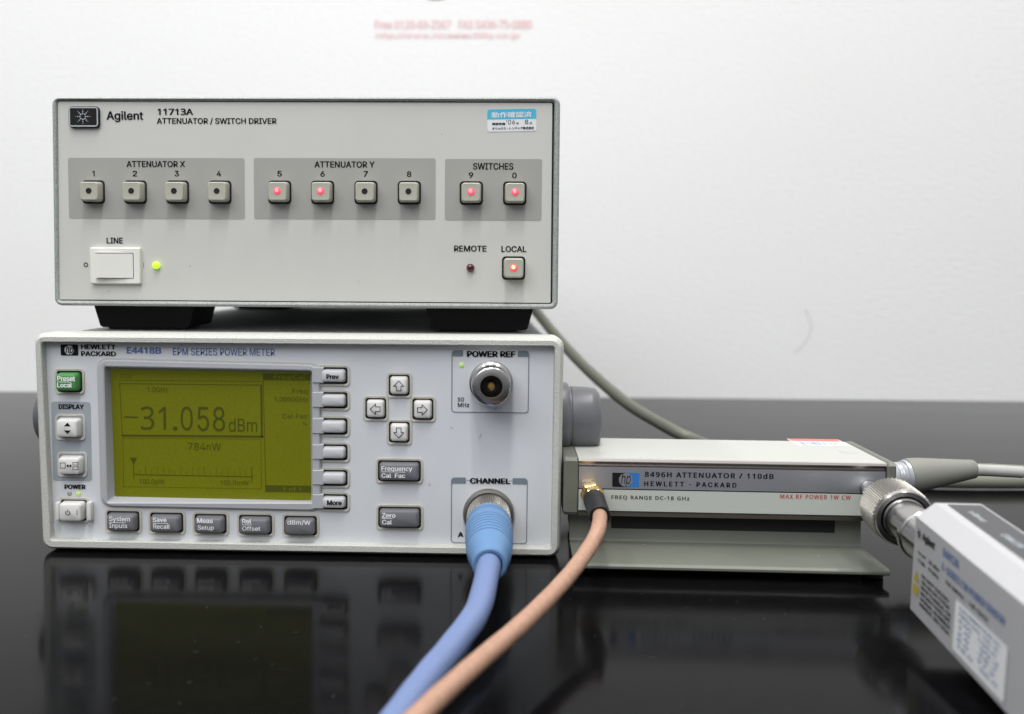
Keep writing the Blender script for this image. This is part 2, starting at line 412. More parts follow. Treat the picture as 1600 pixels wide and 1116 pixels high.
# --- prints on the panel
mb = MB(); rect(FP, 81.5, 142.5, 628, 751.5, .012, mb, .12)
build('key_field', mb, M_['lfield'], pm, smooth=0)
mb = MB(); rect(FP, 94.8, 122, 538.4, 555.6, .02, mb, .05); lg = build('emblem', mb, M_['ink'], pm, smooth=0)
u, v = FP.at(108.4, 547)
disc(FP, u, v, .195, .028, mb=(mb := MB())); build('emblem_disc', mb, M_['lpanel'], lg, smooth=0)
text(FP, 'hp', 102.5, 114.5, 540, 555, M_['ink'], lg, .036, bold=.015, shear=.3)
text(FP, 'HEWLETT', 127, 180, 538.6, 545.6, M_['ink'], pm, .02, bold=.03)
text(FP, 'PACKARD', 127, 180.6, 549.2, 556.4, M_['ink'], pm, .02, bold=.03)
text(FP, 'E4418B', 198.4, 251.3, 543, 552.4, M_['blueink'], pm, .02, bold=.035)
text(FP, 'EPM SERIES POWER METER', 270.2, 429.3, 544.3, 555.6, M_['blueink'], pm, .02, bold=.006)
text(FP, 'DISPLAY', 92, 130.4, 632, 639.2, M_['ink'], pm, .03, bold=.035)
text(FP, 'POWER', 101.3, 133.3, 757.5, 764.2, M_['ink'], pm, .02, bold=.04)
for x, y, m in ((108.5, 771, 'ledoff'), (122.8, 771.5, 'ledlime'), (721.2, 570.4, 'ledlime')):
    u, v = FP.at(x, y); build('indicator_light', MB().lathe(FP.pt(u, v, 0), FP.N, [(0, .1), (.02, .1), (.05, .06)], 20), M_[m], pm)
for (x0, x1, y0, y1, bx0, bx1, word, wx0, wx1, wy0, wy1) in ((705.4, 826.5, 548, 645.3, 723.6, 809, 'POWER REF', 730.3, 804.8, 549, 557.8), (704.6, 824, 746.8, 849.5, 727.8, 801, 'CHANNEL', 735, 796.6, 747.6, 755.8)):
    u0, u1, v0, v1 = FP.box(x0, x1, y0, y1, .02)
    mb = MB(); ring2(FP, rr(u0, u1, v0, v1, .14), rr(u0+.035, u1-.035, v0+.035, v1-.035, .11), .02, mb)
    ub0 = FP.at(bx0, y0)[0]; ub1 = FP.at(bx1, y0)[0]
    flat(FP, [(u0, v1-.24), (ub0, v1-.24), (ub0, v1)]+[(a, b) for a, b in rr(u0, u1, v0, v1, .14) if a < u0+.15 and b > v1-.15], .024, 0, mb)
    flat(FP, [(ub1, v1), (ub1, v1-.24), (u1, v1-.24)]+[(a, b) for a, b in rr(u0, u1, v0, v1, .14) if a > u1-.15 and b > v1-.15], .024, 0, mb)
    build('printed_frame', mb, M_['bar'], pm, smooth=0)
    build('title_gap', flat(FP, [(ub0, v1-.1), (ub1, v1-.1), (ub1, v1+.02), (ub0, v1+.02)], .027), M_['lpanel'], pm, smooth=0)
    text(FP, word, wx0, wx1, wy0, wy1, M_['ink'], pm, .034, bold=.04)
text(FP, '50', 715.4, 724.9, 621, 627.3, M_['ink'], pm, .02, bold=.01)
text(FP, 'MHz', 715.4, 733, 629.6, 636, M_['ink'], pm, .02, bold=.01)
text(FP, 'A', 716, 723.4, 831.8, 838.9, M_['ink'], pm, .02, bold=.04)
for sp_, wd_ in (([(773, 640), (776, 636.5), (777, 639)], 1.2), ([(781, 638.5), (784, 637)], 1), ([(749, 685), (752, 678)], .9), ([(704, 667), (707.5, 670)], .8)):
    build('scratch', line(FP, sp_, wd_, .02), M_['lfield'], pm, smooth=0)

# --- screen bezel
R0 = [(153.5, 561.5), (500, 570), (502.5, 797), (160, 790)]
def oq(F, P, r, ins=0, h=0, n=5): return quad_rr([F.at(x, y, h) for x, y in P], r, n, ins)
bo = oq(FP, R0, .42)
bi = oq(FP, [(162.5, 573.2), (487.5, 579.6), (488.5, 785.5), (167.5, 785)], .1, 0, .16)
LC = [(174.5, 578.5), (483.8, 584), (485.5, 781), (181, 774.5)]
bd = oq(FP, LC, .05, -.02, -.40)
build('front_panel', ring2(FP, q(ic, .1, -.1), bo, 0), M_['lpanel'], pm, smooth=0)
ins = lambda o, d: [(a+(d if a < 6.6 else -d), b+(d if b < 4.8 else -d)) for a, b in o]
mb = MB().loft(FP, [(bo, .0), (bo, .1), (ins(bo, .05), .16), (ins(bi, -.05), .17), (bi, .14), (bd, -.40)], False, False)
bz = build('screen_bezel', mb, M_['bezel'], pm, smooth=30)
mb = MB(); ring2(FP, oq(FP, R0, .46, -.07), oq(FP, R0, .42, -.02), .012, mb)
build('bezel_seam', mb, M_['rim'], bz, smooth=0)
# moulded steps beside the soft keys
KY = [(574, 600), (612.8, 638), (653.4, 679), (694.3, 719), (734.2, 759), (772, 796)]
for y0, y1 in KY:
    u0, u1, v0, v1 = FP.box(489, 506, y0-1, y1-1, .1)
    mb = MB().loft(FP, [([(u0, v0), (u1, v0), (u1, v1), (u0, v1)], .1), ([(u0+.0, v0+.05), (u1, v0+.05), (u1, v1-.05), (u0+.0, v1-.05)], .215 if y0 < 770 else .2)], False, True)
    build('bezel_step', mb, M_['bezel'], bz, smooth=0)
FS = Face((0, .40+.36, 0))
sc = build('screen', flat(FS, oq(FS, LC, .04, -.12), 0), M_['lcd'], pm, smooth=0)
hh = .012; I = M_['lcdink']
sx = lambda x: 150+x/4.554
sy = lambda y: 555+y/4.554
mb = MB(); L = lambda pts, wd: line(FS, [(sx(a), sy(b)) for a, b in pts], wd, hh, mb)
L([(165, 178), (1187, 188)], .7); L([(168, 203), (1168, 214)], 1.0); L([(168, 203), (187, 570)], .9)
L([(1176, 216), (1180, 580)], 3.2); L([(187, 572), (1186, 580)], 3.2); L([(1190, 185), (1207, 930)], .9)
L([(190, 590), (197, 936)], .6); L([(1173, 596), (1177, 952)], .6); L([(197, 936), (1177, 952)], .6); L([(190, 590), (1173, 598)], .5)
L([(266, 765), (270, 888)], .9); L([(272, 850), (1110, 866)], 1.2); L([(1108, 798), (1110, 908)], 1.2)
for i in range(1, 20):
    x = 268+i*42; big = i % 2 == 0 or i in (5, 11); L([(x, 790+i*.8 if big else 812+i*.8), (x+1, 851+i*.8)], .45)
L([(205, 440), (295, 443)], 2.2)
for k in range(5): L([(246+k*5, 734+k*9), (288-k*5, 734+k*9)], 1.7)
build('lcd_lines', mb, I, sc, smooth=0)
def lt(body, x0, x1, y0, y1, bold=0, m=I, h=.014, ref=None): text(FS, body, sx(x0), sx(x1), sy(y0), sy(y1), m, sc, h, bold=bold, ref=ref)
lt('31', 318, 497, 365, 532, .0); lt('.', 552, 574, 510, 534, .02); lt('0', 602, 688, 365, 537, .0); lt('58', 722, 918, 367, 542, .0)
lt('dBm', 944, 1146, 452, 546, -.008); lt('784nW', 655, 888, 624, 678, -.012); lt('1.0GHz', 364, 512, 228, 264, -.004)
lt('LCL', 178, 258, 132, 162, -.015); lt('Freq', 1398, 1506, 240, 274, -.01, ref='Fre'); lt('1.0000GHz', 1268, 1507, 298, 332, .004)
lt('Cal Fac', 1325, 1505, 418, 450, -.03); lt('%', 1470, 1502, 478, 500, -.03)
lt('100.0pW', 308, 486, 882, 918, -.004, ref='100.0W'); lt('100.0mW', 884, 1086, 892, 926, -.004)
for a, b, c, d in ((1187, 1560, 132, 180), (1204, 1560, 928, 976)): build('lcd_bar', rect(FS, sx(a), sx(b), sy(c), sy(d), .010), I, sc, smooth=0)
lt('Freq/Cal', 1268, 1488, 138, 172, -.0, M_['lcd'], .02, ref='FreCal'); lt('1 of 1', 1330, 1458, 940, 968, -.0, M_['lcd'], .02)

# --- keys
def key(x0, x1, y0, y1, capm, prot, name='key', rimw=.10, gap=.07, side=.06, words=(), skew=1, F=FP, par=pm, rimm=None, cr=.13):
    u0, u1, v0, v1 = F.box(x0, x1, y0, y1)
    k = build(name, MB().loft(F, [(rr(u0+gap, u1-gap, v0+gap, v1-gap, cr), -.05), (rr(u0+gap, u1-gap, v0+gap, v1-gap, cr), .02), (rr(u0+gap+side*.6, u1-gap-side*.6, v0+gap+side*.6, v1-gap-side*.6, cr*.9), prot-.09),
        (rr(u0+gap+side, u1-gap-side, v0+gap+side, v1-gap-side, cr*.8), prot-.03), (rr(u0+gap+side+.05, u1-gap-side-.05, v0+gap+side+.05, v1-gap-side-.05, cr*.7), prot)], False, True), capm, par, smooth=32)
    mb = MB()
    mb.loft(F, [(rr(u0-rimw, u1+rimw, v0-rimw, v1+rimw, .19), .005), (rr(u0-rimw+.01, u1+rimw-.01, v0-rimw+.01, v1+rimw-.01, .18), .05), (rr(u0-.02, u1+.02, v0-.02, v1+.02, .12), .055), (rr(u0, u1, v0, v1, .11), .04), (rr(u0, u1, v0, v1, .11), .008)], False, False, 0)
    flat(F, rr(u0-.01, u1+.01, v0-.01, v1+.01, .11), .009, 1, mb)
    build('key_surround', mb, [rimm or M_['rim'], M_['gap']], k, smooth=40)
    for wd in words:
        body, a, b, c, d, m, bold = wd[:7]; ref = wd[7] if len(wd) > 7 else None
        text(F, body, a, b, c, d, m, k, prot+.012, bold=bold, ref=ref)
    return k
WI, INK = M_['whiteink'], M_['ink']
def under(k, a, b, y, p, m=WI):
    build('underline', line(FP, [(a, y), (b, y+(b-a)*.012)], .9, p+.012), m, k, smooth=0)
kp = .42
for x_, y_, r_ in ((671, 757, .05), (662, 749, .035), (628, 548, .03), (446, 540, .03), (860, 700, .03)):
    u, v = FP.at(x_, y_); build('stain', disc(FP, u, v, r_, .006, 9), M_['rim'], pm, smooth=0)
k = key(89.5, 129, 579.5, 612.5, M_['keygreen'], kp, 'preset_key', gap=.06, words=(('Preset', 89.7, 117, 588, 595.7, WI, .03), ('Local', 89.7, 112, 598.6, 605.5, WI, .03))); under(k, 89.5, 110, 597, kp)
k = key(90.5, 130.5, 650.5, 684.5, M_['keylight'], kp, 'arrow_key', gap=.06)
mb = MB()
for P in (((99.8, 666.2), (110.4, 666.2), (105.3, 660.6)), ((99.8, 672.8), (105.3, 678.2), (110.4, 672.8))):
    flat(FP, [FP.at(a, b, kp+.012) for a, b in P], kp+.012, 0, mb)
build('printed_arrow', mb, INK, k, smooth=0)
k = key(93.5, 133.5, 709.5, 742, M_['keylight'], kp, 'window_key', gap=.06)
mb = MB(); hk = kp+.012
line(FP, [(94, 723.4), (102, 723.4), (102, 731.6), (94, 731.6)], .8, hk, mb, closed=True)
line(FP, [(113.8, 722.8), (122, 722.8), (122, 726.8), (113.8, 726.8)], .8, hk, mb, closed=True)
line(FP, [(113.8, 729.4), (122, 729.4), (122, 734), (113.8, 734)], .8, hk, mb, closed=True)
line(FP, [(105, 728), (111, 728)], 1.2, hk, mb)
flat(FP, [FP.at(a, b, hk) for a, b in ((103.6, 728), (106.8, 725.2), (106.8, 730.8))], hk+.002, 0, mb); flat(FP, [FP.at(a, b, hk) for a, b in ((112.4, 728), (109.2, 730.8), (109.2, 725.2))], hk+.002, 0, mb)
build('printed_symbol', mb, INK, k, smooth=0)
k = key(96, 136.5, 780.5, 813.5, M_['keylight'], kp+.05, 'power_key', gap=.05)
mb = MB(); hk = kp+.062; cx, cy = FP.at(105.8, 801.5, hk)
arc = [(cx+.105*math.sin(a), cy+.105*math.cos(a)) for a in np.linspace(.65, 2*math.pi-.65, 16)]; arn = [(cx+.075*math.sin(a), cy+.075*math.cos(a)) for a in np.linspace(.65, 2*math.pi-.65, 16)]
mb.loft(FP, [(arc, hk), (arn, hk)], False, False, closed=False)
line(FP, [(105.8, 796.5), (105.8, 800.5)], 1, hk+.002, mb); line(FP, [(120.3, 797), (120.3, 805)], 1, hk+.002, mb)
build('printed_symbol', mb, INK, k, smooth=0)
for a, b in ((87.2, 93.8), (135.8, 143.6)):
    u0, u1, v0, v1 = FP.box(a, b, 784.5, 813.5, .2); build('key_guard', MB().box(FP, u0, u1, v0, v1, 0, .30, .05), M_['keylight'], k)
for x0, x1, y0, y1, wd, ul in (
    (168, 218.5, 798.5, 829.5, (('System', 170.7, 202.8, 807.3, 814.7, WI, .02, 'Stem'), ('Inputs', 170.7, 198.6, 818.2, 825, WI, .01, 'Inuts')), (170.7, 196, 816.8)),
    (235.5, 286.8, 801, 831.5, (('Save', 238.9, 259.9, 809.2, 815.8, WI, .03), ('Recall', 239.5, 265.2, 819.6, 826.3, WI, .015)), (239, 262, 817.8)),
    (304.5, 354.5, 803, 833, (('Meas', 308.2, 332.2, 810.4, 817.4, WI, .03), ('Setup', 309, 334, 821.2, 828, WI, .01, 'Setu')), None),
    (374, 425.5, 804.5, 834.5, (('Rel', 378.7, 392.2, 811.6, 818.2, WI, .03), ('Offset', 378.7, 406.8, 822.6, 829.4, WI, .01)), (378.5, 393, 820.2)),
    (444.5, 495.5, 806, 836, (('dBm/W', 449.2, 485, 813.4, 820.8, WI, .012),), None)):
    k = key(x0, x1, y0, y1, M_['keygrey'], .40, 'function_key', gap=.06, words=wd)
    if ul: under(k, *ul, .40)
for (y0, y1), wd in zip(KY, ((('Prev', 510.3, 529, 585.2, 592.2, INK, .035),), (), (), (), (), (('More', 511.4, 533.6, 782.4, 789.5, INK, .035),))):
    key(499.5 if y0 < 690 else 501, 543.3, y0, y1, M_['keysoft'], .28, 'soft_key', gap=.075, words=wd)
def arrow_shape(cx, cy, s, rot):
    P = [(0, -1), (1, .05), (.45, .05), (.45, .95), (-.45, .95), (-.45, .05), (-1, .05)]
    return [(cx+s*(a*math.cos(rot)-b*math.sin(rot)), cy+s*(a*math.sin(rot)+b*math.cos(rot))) for a, b in P]
for x0, x1, y0, y1, rot in ((607.5, 640.3, 585.6, 618.4, 0), (644.4, 677.3, 622.8, 656, math.pi/2), (607.8, 640.3, 658.8, 691.6, math.pi), (571, 603.6, 622, 654.4, -math.pi/2)):
    k = key(x0, x1, y0, y1, M_['keylight'], .28, 'arrow_key', gap=.06)
    mb = MB(); line(FP, arrow_shape((x0+x1)/2-1, (y0+y1)/2+1.3, 8, rot), 1.0, .292, mb, closed=True); build('printed_arrow', mb, INK, k, smooth=0)
k = key(590.8, 657.6, 719.5, 752, M_['keygrey'], .34, 'function_key', gap=.06, words=(('Frequency', 596.3, 644, 729, 736, WI, .02, 'Frenc'), ('Cal  Fac', 596.3, 632.8, 740, 746.8, WI, .02))); under(k, 596, 633, 737.4, .34)
k = key(591.2, 658, 792, 824.5, M_['keygrey'], .34, 'function_key', gap=.06, words=(('Zero', 597, 617.6, 802, 809, WI, .03), ('Cal', 597.3, 612, 812.6, 819.6, WI, .02))); under(k, 597, 613, 810.4, .34)

# --- type N socket of the power reference
u, v = FP.at(767.2, 597.5); A = FP.pt(u, v, 0)
cn = build('reference_socket', MB().lathe(A, FP.N, [(0, .88), (.12, .88), (.14, .80), (.22, .80), (.25, .86), (.55, .86), (.60, .80), (1.0, .795), (1.5, .77), (1.56, .74), (1.58, .70), (1.58, .44), (1.54, .42), (.7, .41)], 72, cap=False), M_['steel'], pm)
build('socket_bore', MB().lathe(A, FP.N, [(.55, .41), (.56, .18), (1.35, .18), (1.38, .14)], 36, cap=False).lathe(A, FP.N, [(.5, .42), (.51, .01)], 36, cap=False), M_['darkmetal'], cn)
build('contact', MB().lathe(A, FP.N, [(.5, .135), (1.40, .135), (1.42, .12), (1.42, .055), (1.0, .05), (1.0, .005)], 24, cap=False), M_['gold'], cn)
# --- channel socket
u, v = FP.at(763.4, 803); AC = FP.pt(u, v, 0)
build('channel_socket', MB().lathe(AC, FP.N, [(0, 1.06), (.16, 1.06), (.22, 1.02), (.24, .93), (.15, .86), (.1, .3)], 72, cap=False), M_['satin'], pm)

# ================================================================== BLUE CABLE
bc = thing('sensor_cable', 'thick light blue cable plugged into the round channel socket, ribbed blue boot', 'cable', (AC[0], AC[1]-4, 0))
n = 216
def kn(i, j): return abs(((j*36/n+i*.25) % 1)-.5)*2*abs(((j*36/n-i*.25) % 1)-.5)*2
def knprof(t0, t1, r, steps): return [(t0+(t1-t0)*i/steps, r) for i in range(steps+1)]
pr = [(.1, .6), (.12, .78)]+knprof(.16, 1.62, .82, 40)+[(1.66, .76), (1.68, .5)]
build('coupling_ring', MB().lathe(AC, FP.N, pr, n, knurl=(2, 43, .085, kn)), M_['satin'], bc)
build('white_washer', MB().lathe(AC, FP.N, [(1.64, .5), (1.64, .83), (1.74, .85), (1.74, .5)], 64), M_['white'], bc)
AX = FP.N.copy()
prof = [(1.72, .6), (1.73, .86), (1.80, .89)]
for i in range(9):                         # shallow ring grooves
    a = (2.15, 2.40, 3.20, 3.52, 3.84, 4.16, 4.48, 4.80, 5.12)[i]
    rad = lambda t: .91-.01*abs(t-2.6)-.017*max(0, t-3.2)**1.95
    prof += [(a-.10, rad(a-.10)), (a-.06, rad(a-.06)), (a-.04, rad(a)-.075), (a+.04, rad(a)-.075), (a+.06, rad(a+.06))]
rad = lambda t: .91-.01*abs(t-2.6)-.017*max(0, t-3.2)**1.95
prof += [(5.3, rad(5.3)), (5.8, rad(5.8)), (6.2, .665), (6.7, .63), (6.82, .60), (6.86, .54), (6.84, .44), (6.5, .42)]
droop = FP.N+np.array([0, 0, -.012])
build('boot', MB().lathe(AC, droop, prof, 72), M_['bluerub'], bc)
e0 = AC+droop/np.linalg.norm(droop)*6.2; e1 = AC+droop/np.linalg.norm(droop)*7.2+np.array([-.05, 0, -.03])
pts = [e0, e1]+[at_depth(*p) for p in ((747, 952, 30.9), (712, 1004, 29.0), (667, 1060, 26.8), (624, 1118, 24.8), (580, 1180, 23), (525, 1250, 20.9))]; z_ = pts[-1]; pts += [z_+np.array([-5, -5, .0]), z_+np.array([-13, -9, -.1]), z_+np.array([-26, -9, -.1]), z_+np.array([-42, -5, -.1])]
build('cord', MB().tube(catmull(pts, 10), .41, 28), M_['bluecord'], bc)

# ================================================================== SWITCH DRIVER (upper instrument)
YU = 1.84
FU = Face((0, YU, 0))
ud = thing('switch_driver', 'beige grey instrument with ten square push buttons, stacked on top of the other', 'switch driver', (10.6, YU, 9.1))
oc = [FU.at(79.8, 151), FU.at(875.8, 150.7), FU.at(871.8, 483.5), FU.at(84.2, 477.5)]
ic = [FU.at(88.2, 156.8), FU.at(866.5, 158.5), FU.at(863.2, 475.3), FU.at(91.2, 469.8)]
mid = [(np.array(a)+np.array(b))/2 for a, b in zip(oc, ic)]
mb = MB().loft(FU, [(q(oc, .32, 0), -2.5), (q(oc, .32, 0), -.14), (q(oc, .30, .02), -.07), (q(oc, .27, .055), -.02), (q(mid, .22, .0), 0), (q(ic, .14, -.05), -.02), (q(ic, .11, -.015), -.08), (q(ic, .1, 0), -.15), (q(ic, .1, 0), -.30)], False, False)
build('front_frame', mb, M_['uframe'], ud)
u0, u1 = oc[0][0], oc[1][0]; v0, v1 = oc[3][1], oc[0][1]
build('case', MB().box(FU, u0+.08, u1-.1, v0+.08, v1-.06, -34, -2.4, .2), M_['ucase'], ud)
FQ = Face((0, YU+.13, 0))
build('panel_gap', flat(FU, q(ic, .1, -.05), -.28), M_['gap'], ud, smooth=0)
pc = [FQ.at(90.0, 158.6), FQ.at(863.2, 160.8), FQ.at(860.4, 473.8), FQ.at(92.6, 468.4)]
build('front_panel', MB().loft(FQ, [(q(pc, .06, 0), -.12), (q(pc, .06, 0), -.015), (q(pc, .05, .015), 0)], False, True), M_['upanel'], ud)
Zb = v0+.08
for (a, b, y) in ((145, 306, 3.7), (664, 835, 3.7)):
    Ff = Face((0, y, 0)); x0 = Ff.at(a, 485)[0]; x1 = Ff.at(b, 485)[0]
    for yy in (0, 23.5):
        o = [(x0+.30, 9.22), (x0+.42, 9.14), (x1-.40, 9.14), (x1-.28, 9.22), (x1, Zb+.02), (x0, Zb+.02)]
        mb = MB().loft(Ff, [([(p[0]*.98+.02*(x0+x1)/2, p[1]) for p in o], -yy-3.6), (o, -yy-3.5), (o, -yy-.05), ([(p[0]*.99+.01*(x0+x1)/2, p[1]) for p in o], -yy)], True, True)
        mb.box(Ff, x0+.65, x1-.75, 9.055, 9.15, -yy-3.1, -yy-.12)
        build('foot', mb, M_['black'], ud)
# prints
for x0, x1, y0, y1 in ((107, 382.3, 247, 342.3), (396.8, 680.6, 247.3, 343), (695.2, 846.6, 248.6, 344.8)):
    build('button_field', rect(FQ, x0, x1, y0, y1, .008, None, .09), M_['ufield'], ud, smooth=0)
def ut(body, x0, x1, y0, y1, bold=.02, **k): return text(FQ, body, x0, x1, y0, y1, INK, ud, .018, bold=bold, **k)
ut('Agilent', 166.8, 223.2, 174, 187, .02, ref='Ailnt')
ut('11713A', 246.2, 301.2, 169.9, 179.5, .025); ut('ATTENUATOR / SWITCH DRIVER', 245.2, 431.8, 184.4, 194.6, .018)
ut('ATTENUATOR X', 198, 288.8, 251.8, 261.2); ut('ATTENUATOR Y', 491.6, 585, 252.4, 261.9); ut('SWITCHES', 739.4, 801.9, 255, 265)
for c, x, y in (('1', 146, 267), ('2', 210.7, 267), ('3', 276, 267), ('4', 342, 267), ('5', 436.8, 267.2), ('6', 504, 267.4), ('7', 571.4, 267.6), ('8', 639.3, 268), ('9', 735.9, 269.5), ('0', 803.8, 270)):
    ww = 1.5 if c == '1' else 3.1
    ut(c, x-ww, x+ww, y, y+8.6, .02)
ut('LINE', 166.8, 191.5, 371.6, 380.4); ut('REMOTE', 709.8, 759.8, 384, 393); ut('LOCAL', 783.8, 822.3, 384.7, 393.8)
ut('I', 223.6, 225, 410.6, 417.8, 0)
u, v = FQ.at(134.3, 413.8)
co = lambda r: [(u+r*math.cos(a*math.pi/12), v+r*math.sin(a*math.pi/12)) for a in range(24)]
build('lettering', ring2(FQ, co(.095), co(.062), .018), INK, ud, smooth=0)
# emblem
u0, u1, v0, v1 = FQ.box(106.5, 154.5, 166, 199.3, .15)
em = build('emblem_badge', MB().loft(FQ, [(rr(u0, u1, v0, v1, .16), 0), (rr(u0, u1, v0, v1, .16), .12), (rr(u0+.03, u1-.03, v0+.03, v1-.03, .14), .16)], False, True), M_['black'], ud)
mb = ring2(FQ, rr(u0+.03, u1-.03, v0+.03, v1-.03, .13), rr(u0+.085, u1-.085, v0+.085, v1-.085, .05), .168)
uc, vc = FQ.at(129.3, 182.2, .17)
for k_ in range(8):
    for r, sz in ((.125, .034), (.215, .026), (.30, .016)):
        a = math.pi/4*k_; disc(FQ, uc+r*math.cos(a), vc+r*math.sin(a), sz, .168, 10, mb)
build('emblem_print', mb, M_['silverink'], em, smooth=0)
# sticker
u0, u1, v0, v1 = FQ.box(761.5, 838, 170.5, 205.5, .02); cu_, cv_ = (u0+u1)/2, (v0+v1)/2
FK = FQ.sub(cu_, cv_, math.radians(1.0)); hw, hh_ = (u1-u0)/2, (v1-v0)/2
sk = build('sticker', MB().loft(FK, [(rr(-hw, hw, -hh_, hh_, .1), .004), (rr(-hw, hw, -hh_, hh_, .1), .014)], False, True), M_['sticker'], ud)
o = [p for p in rr(-hw, hw, -hh_, hh_, .1) if p[1] > 0]
vb = hh_-.415
build('sticker_band', flat(FK, o+[(-hw, vb), (hw, vb)], .018), M_['cyan'], sk, smooth=0)
def st(body, a, b, y0, y1, m=None, bold=.004): build('lettering', put(MB(), FK, body, (a*hw, b*hw, hh_-(y1-265)/516, hh_-(y0-265)/516), .024, bold), m or INK, sk, smooth=0)
st('動作確認済', -.82, .81, 325, 445, M_['sticker'], .008); st('確認実施', -.81, -.27, 548, 600, bold=.012); st("'06", -.23, .13, 495, 590, bold=-.01); st('年', .18, .29, 545, 595)
st('8', .54, .67, 495, 588); st('月', .72, .82, 545, 592); st('オリックス・レンテック株式会社', -.80, .90, 642, 700, bold=.015)
for x_, y_, r_ in ((297, 416, .03), (560, 440, .025), (170, 455, .03), (690, 210, .025)):
    u, v = FQ.at(x_, y_); build('stain', disc(FQ, u, v, r_, .006, 9), M_['ufield'], ud, smooth=0)
# push buttons
def push(x, y, led):
    F = FQ; u, v = F.at(x, y); r = .47; g = .052
    k = build('push_button', MB().loft(F, [(rr(u-r+g, u+r-g, v-r+g, v+r-g, .13), -.05), (rr(u-r+g, u+r-g, v-r+g, v+r-g, .13), .06), (rr(u-r+.085, u+r-.085, v-r+.085, v+r-.085, .11), .48), (rr(u-r+.097, u+r-.097, v-r+.097, v+r-.097, .1), .515), (rr(u-r+.125, u+r-.125, v-r+.125, v+r-.125, .08), .535), (rr(u-r+.25, u+r-.25, v-r+.25, v+r-.25, .06), .528)], False, True), M_['ucap'], ud, smooth=32)
    mb = MB(); flat(F, rr(u-r, u+r, v-r, v+r, .15), .016, 0, mb)
    mb.loft(F, [(rr(u-r-.02, u+r+.02, v-r-.02, v+r+.02, .16), .008), (rr(u-r-.01, u+r+.01, v-r-.01, v+r+.01, .16), .05), (rr(u-r+.012, u+r-.012, v-r+.012, v+r-.012, .14), .05), (rr(u-r+.012, u+r-.012, v-r+.012, v+r-.012, .14), .01)], False, False)
    build('button_well', mb, M_['gap'], k, smooth=0)
    P = F.pt(u-.0, v+.01, 0)
    if led:
        build('indicator_light', MB().lathe(P, F.N, [(.53, .15), (.545, .145), (.565, .10)], 24), M_['ledred'], k)
        P2 = F.pt(u-.02, v+.03, 0)
        build('light_core', MB().lathe(P2, F.N, [(.56, .085), (.575, .07), (.58, .03)], 20), M_['ledorange' if led == 2 else 'ledcore'], k)
    else:
        build('indicator_light', MB().lathe(P, F.N, [(.53, .125), (.540, .12), (.538, .09)], 24), M_['leddot'], k)
for x, y, led in ((146.3, 300.2, 0), (211.8, 300.3, 0), (277.7, 300.4, 0), (343.8, 300.5, 0), (437.3, 300.6, 1), (504.3, 300.8, 1), (572, 301, 0), (639.6, 301.2, 0), (736.4, 301.8, 1), (804.3, 302.2, 1), (802.4, 419, 2)):
    push(x, y, led)
# rocker switch
u0, u1, v0, v1 = FQ.box(141.5, 219.8, 387, 443.6, .12)
rk = MB().loft(FQ, [(rr(u0, u1, v0, v1, .06), 0), (rr(u0, u1, v0, v1, .06), .16), (rr(u0+.04, u1-.04, v0+.04, v1-.04, .05), .20), (rr(u0+.25, u1-.27, v0+.22, v1-.22, .04), .20), (rr(u0+.25, u1-.27, v0+.22, v1-.22, .04), .05)], False, True)
rs = build('line_switch', rk, M_['white'], ud, smooth=30)
a, b, c, d = u0+.28, u1-.30, v0+.25, v1-.25
mb = MB().loft(FQ, [([(a, c), (b, c), (b, d), (a, d)], .05), ([(a, c), (b, c), (b, d), (a, d)], .18)], False, False)
P = [FQ.pt(a, c, .36), FQ.pt(a+.22, c+.01, .40), FQ.pt(b, c, .20), FQ.pt(b, d, .20), FQ.pt(a+.22, d-.01, .40), FQ.pt(a, d, .36), FQ.pt(a, c, .05), FQ.pt(b, c, .05), FQ.pt(b, d, .05), FQ.pt(a, d, .05)]
mb.add(P, [[0, 1, 4, 5], [1, 2, 3, 4], [0, 5, 9, 6], [2, 7, 8, 3], [0, 6, 7, 2, 1], [5, 4, 3, 8, 9]])
build('rocker', mb, M_['white'], rs, smooth=0)
u, v = FQ.at(244.8, 414.8)
build('indicator_light', MB().lathe(FQ.pt(u, v), FQ.N, [(0, .155), (.12, .155), (.17, .13), (.21, .08), (.225, .03)], 28), M_['ledgreen'], ud)
u, v = FQ.at(735, 418.4)
build('indicator_light', MB().lathe(FQ.pt(u, v), FQ.N, [(0, .165), (.10, .165), (.17, .13), (.21, .08), (.225, .03)], 28), M_['leddark'], ud)

# ================================================================== STEP ATTENUATOR on its stand
ya = math.radians(-1.6)
O = CAM + ray(903.5, 760)*((0.15-CAM[1])/ray(903.5, 760)[1]); O[2] = 0
FA = Face(O, (math.cos(ya), math.sin(ya), 0))
at_ = thing('step_attenuator', 'low flat pale grey box on olive stand with brushed metal nameplate', 'attenuator', FA.pt(6, 0, -2))
Wa = FA.at(1385, 740)[0]
zt = FA.at(1100, 719.3)[1]; z2 = FA.at(1100, 724.5)[1]; z3 = FA.at(1100, 732.2)[1]; z4 = FA.at(1100, 766.3)[1]; z5 = FA.at(1100, 768.2)[1]; z6 = FA.at(1100, 801)[1]
dep = -5.0
side = Face(FA.pt(0, 0, 0), -FA.N, FA.V)          # u runs backwards, v up, h to the right (+U)
sgn = 1 if (side.N@FA.U) > 0 else -1
def prof_x(poly, x0, x1, mb=None):                # poly in (back, up), extruded along the width
    mb = mb or MB(); return mb.loft(side, [(poly, x0*sgn), (poly, x1*sgn)], True, True)
cov = prof_x([(.06, z2+.0), (.03, zt-.03), (.06, zt), (-dep, zt), (-dep, z2)], 0, Wa)
cv = build('top_cover', cov, M_['atop'], at_, smooth=0)
build('cover_lip', prof_x([(-.01, z2), (-.03, z2+.03), (.0, zt-.02), (.08, zt+.008), (.08, z2)], .0, Wa), M_['lip'], at_, smooth=0)
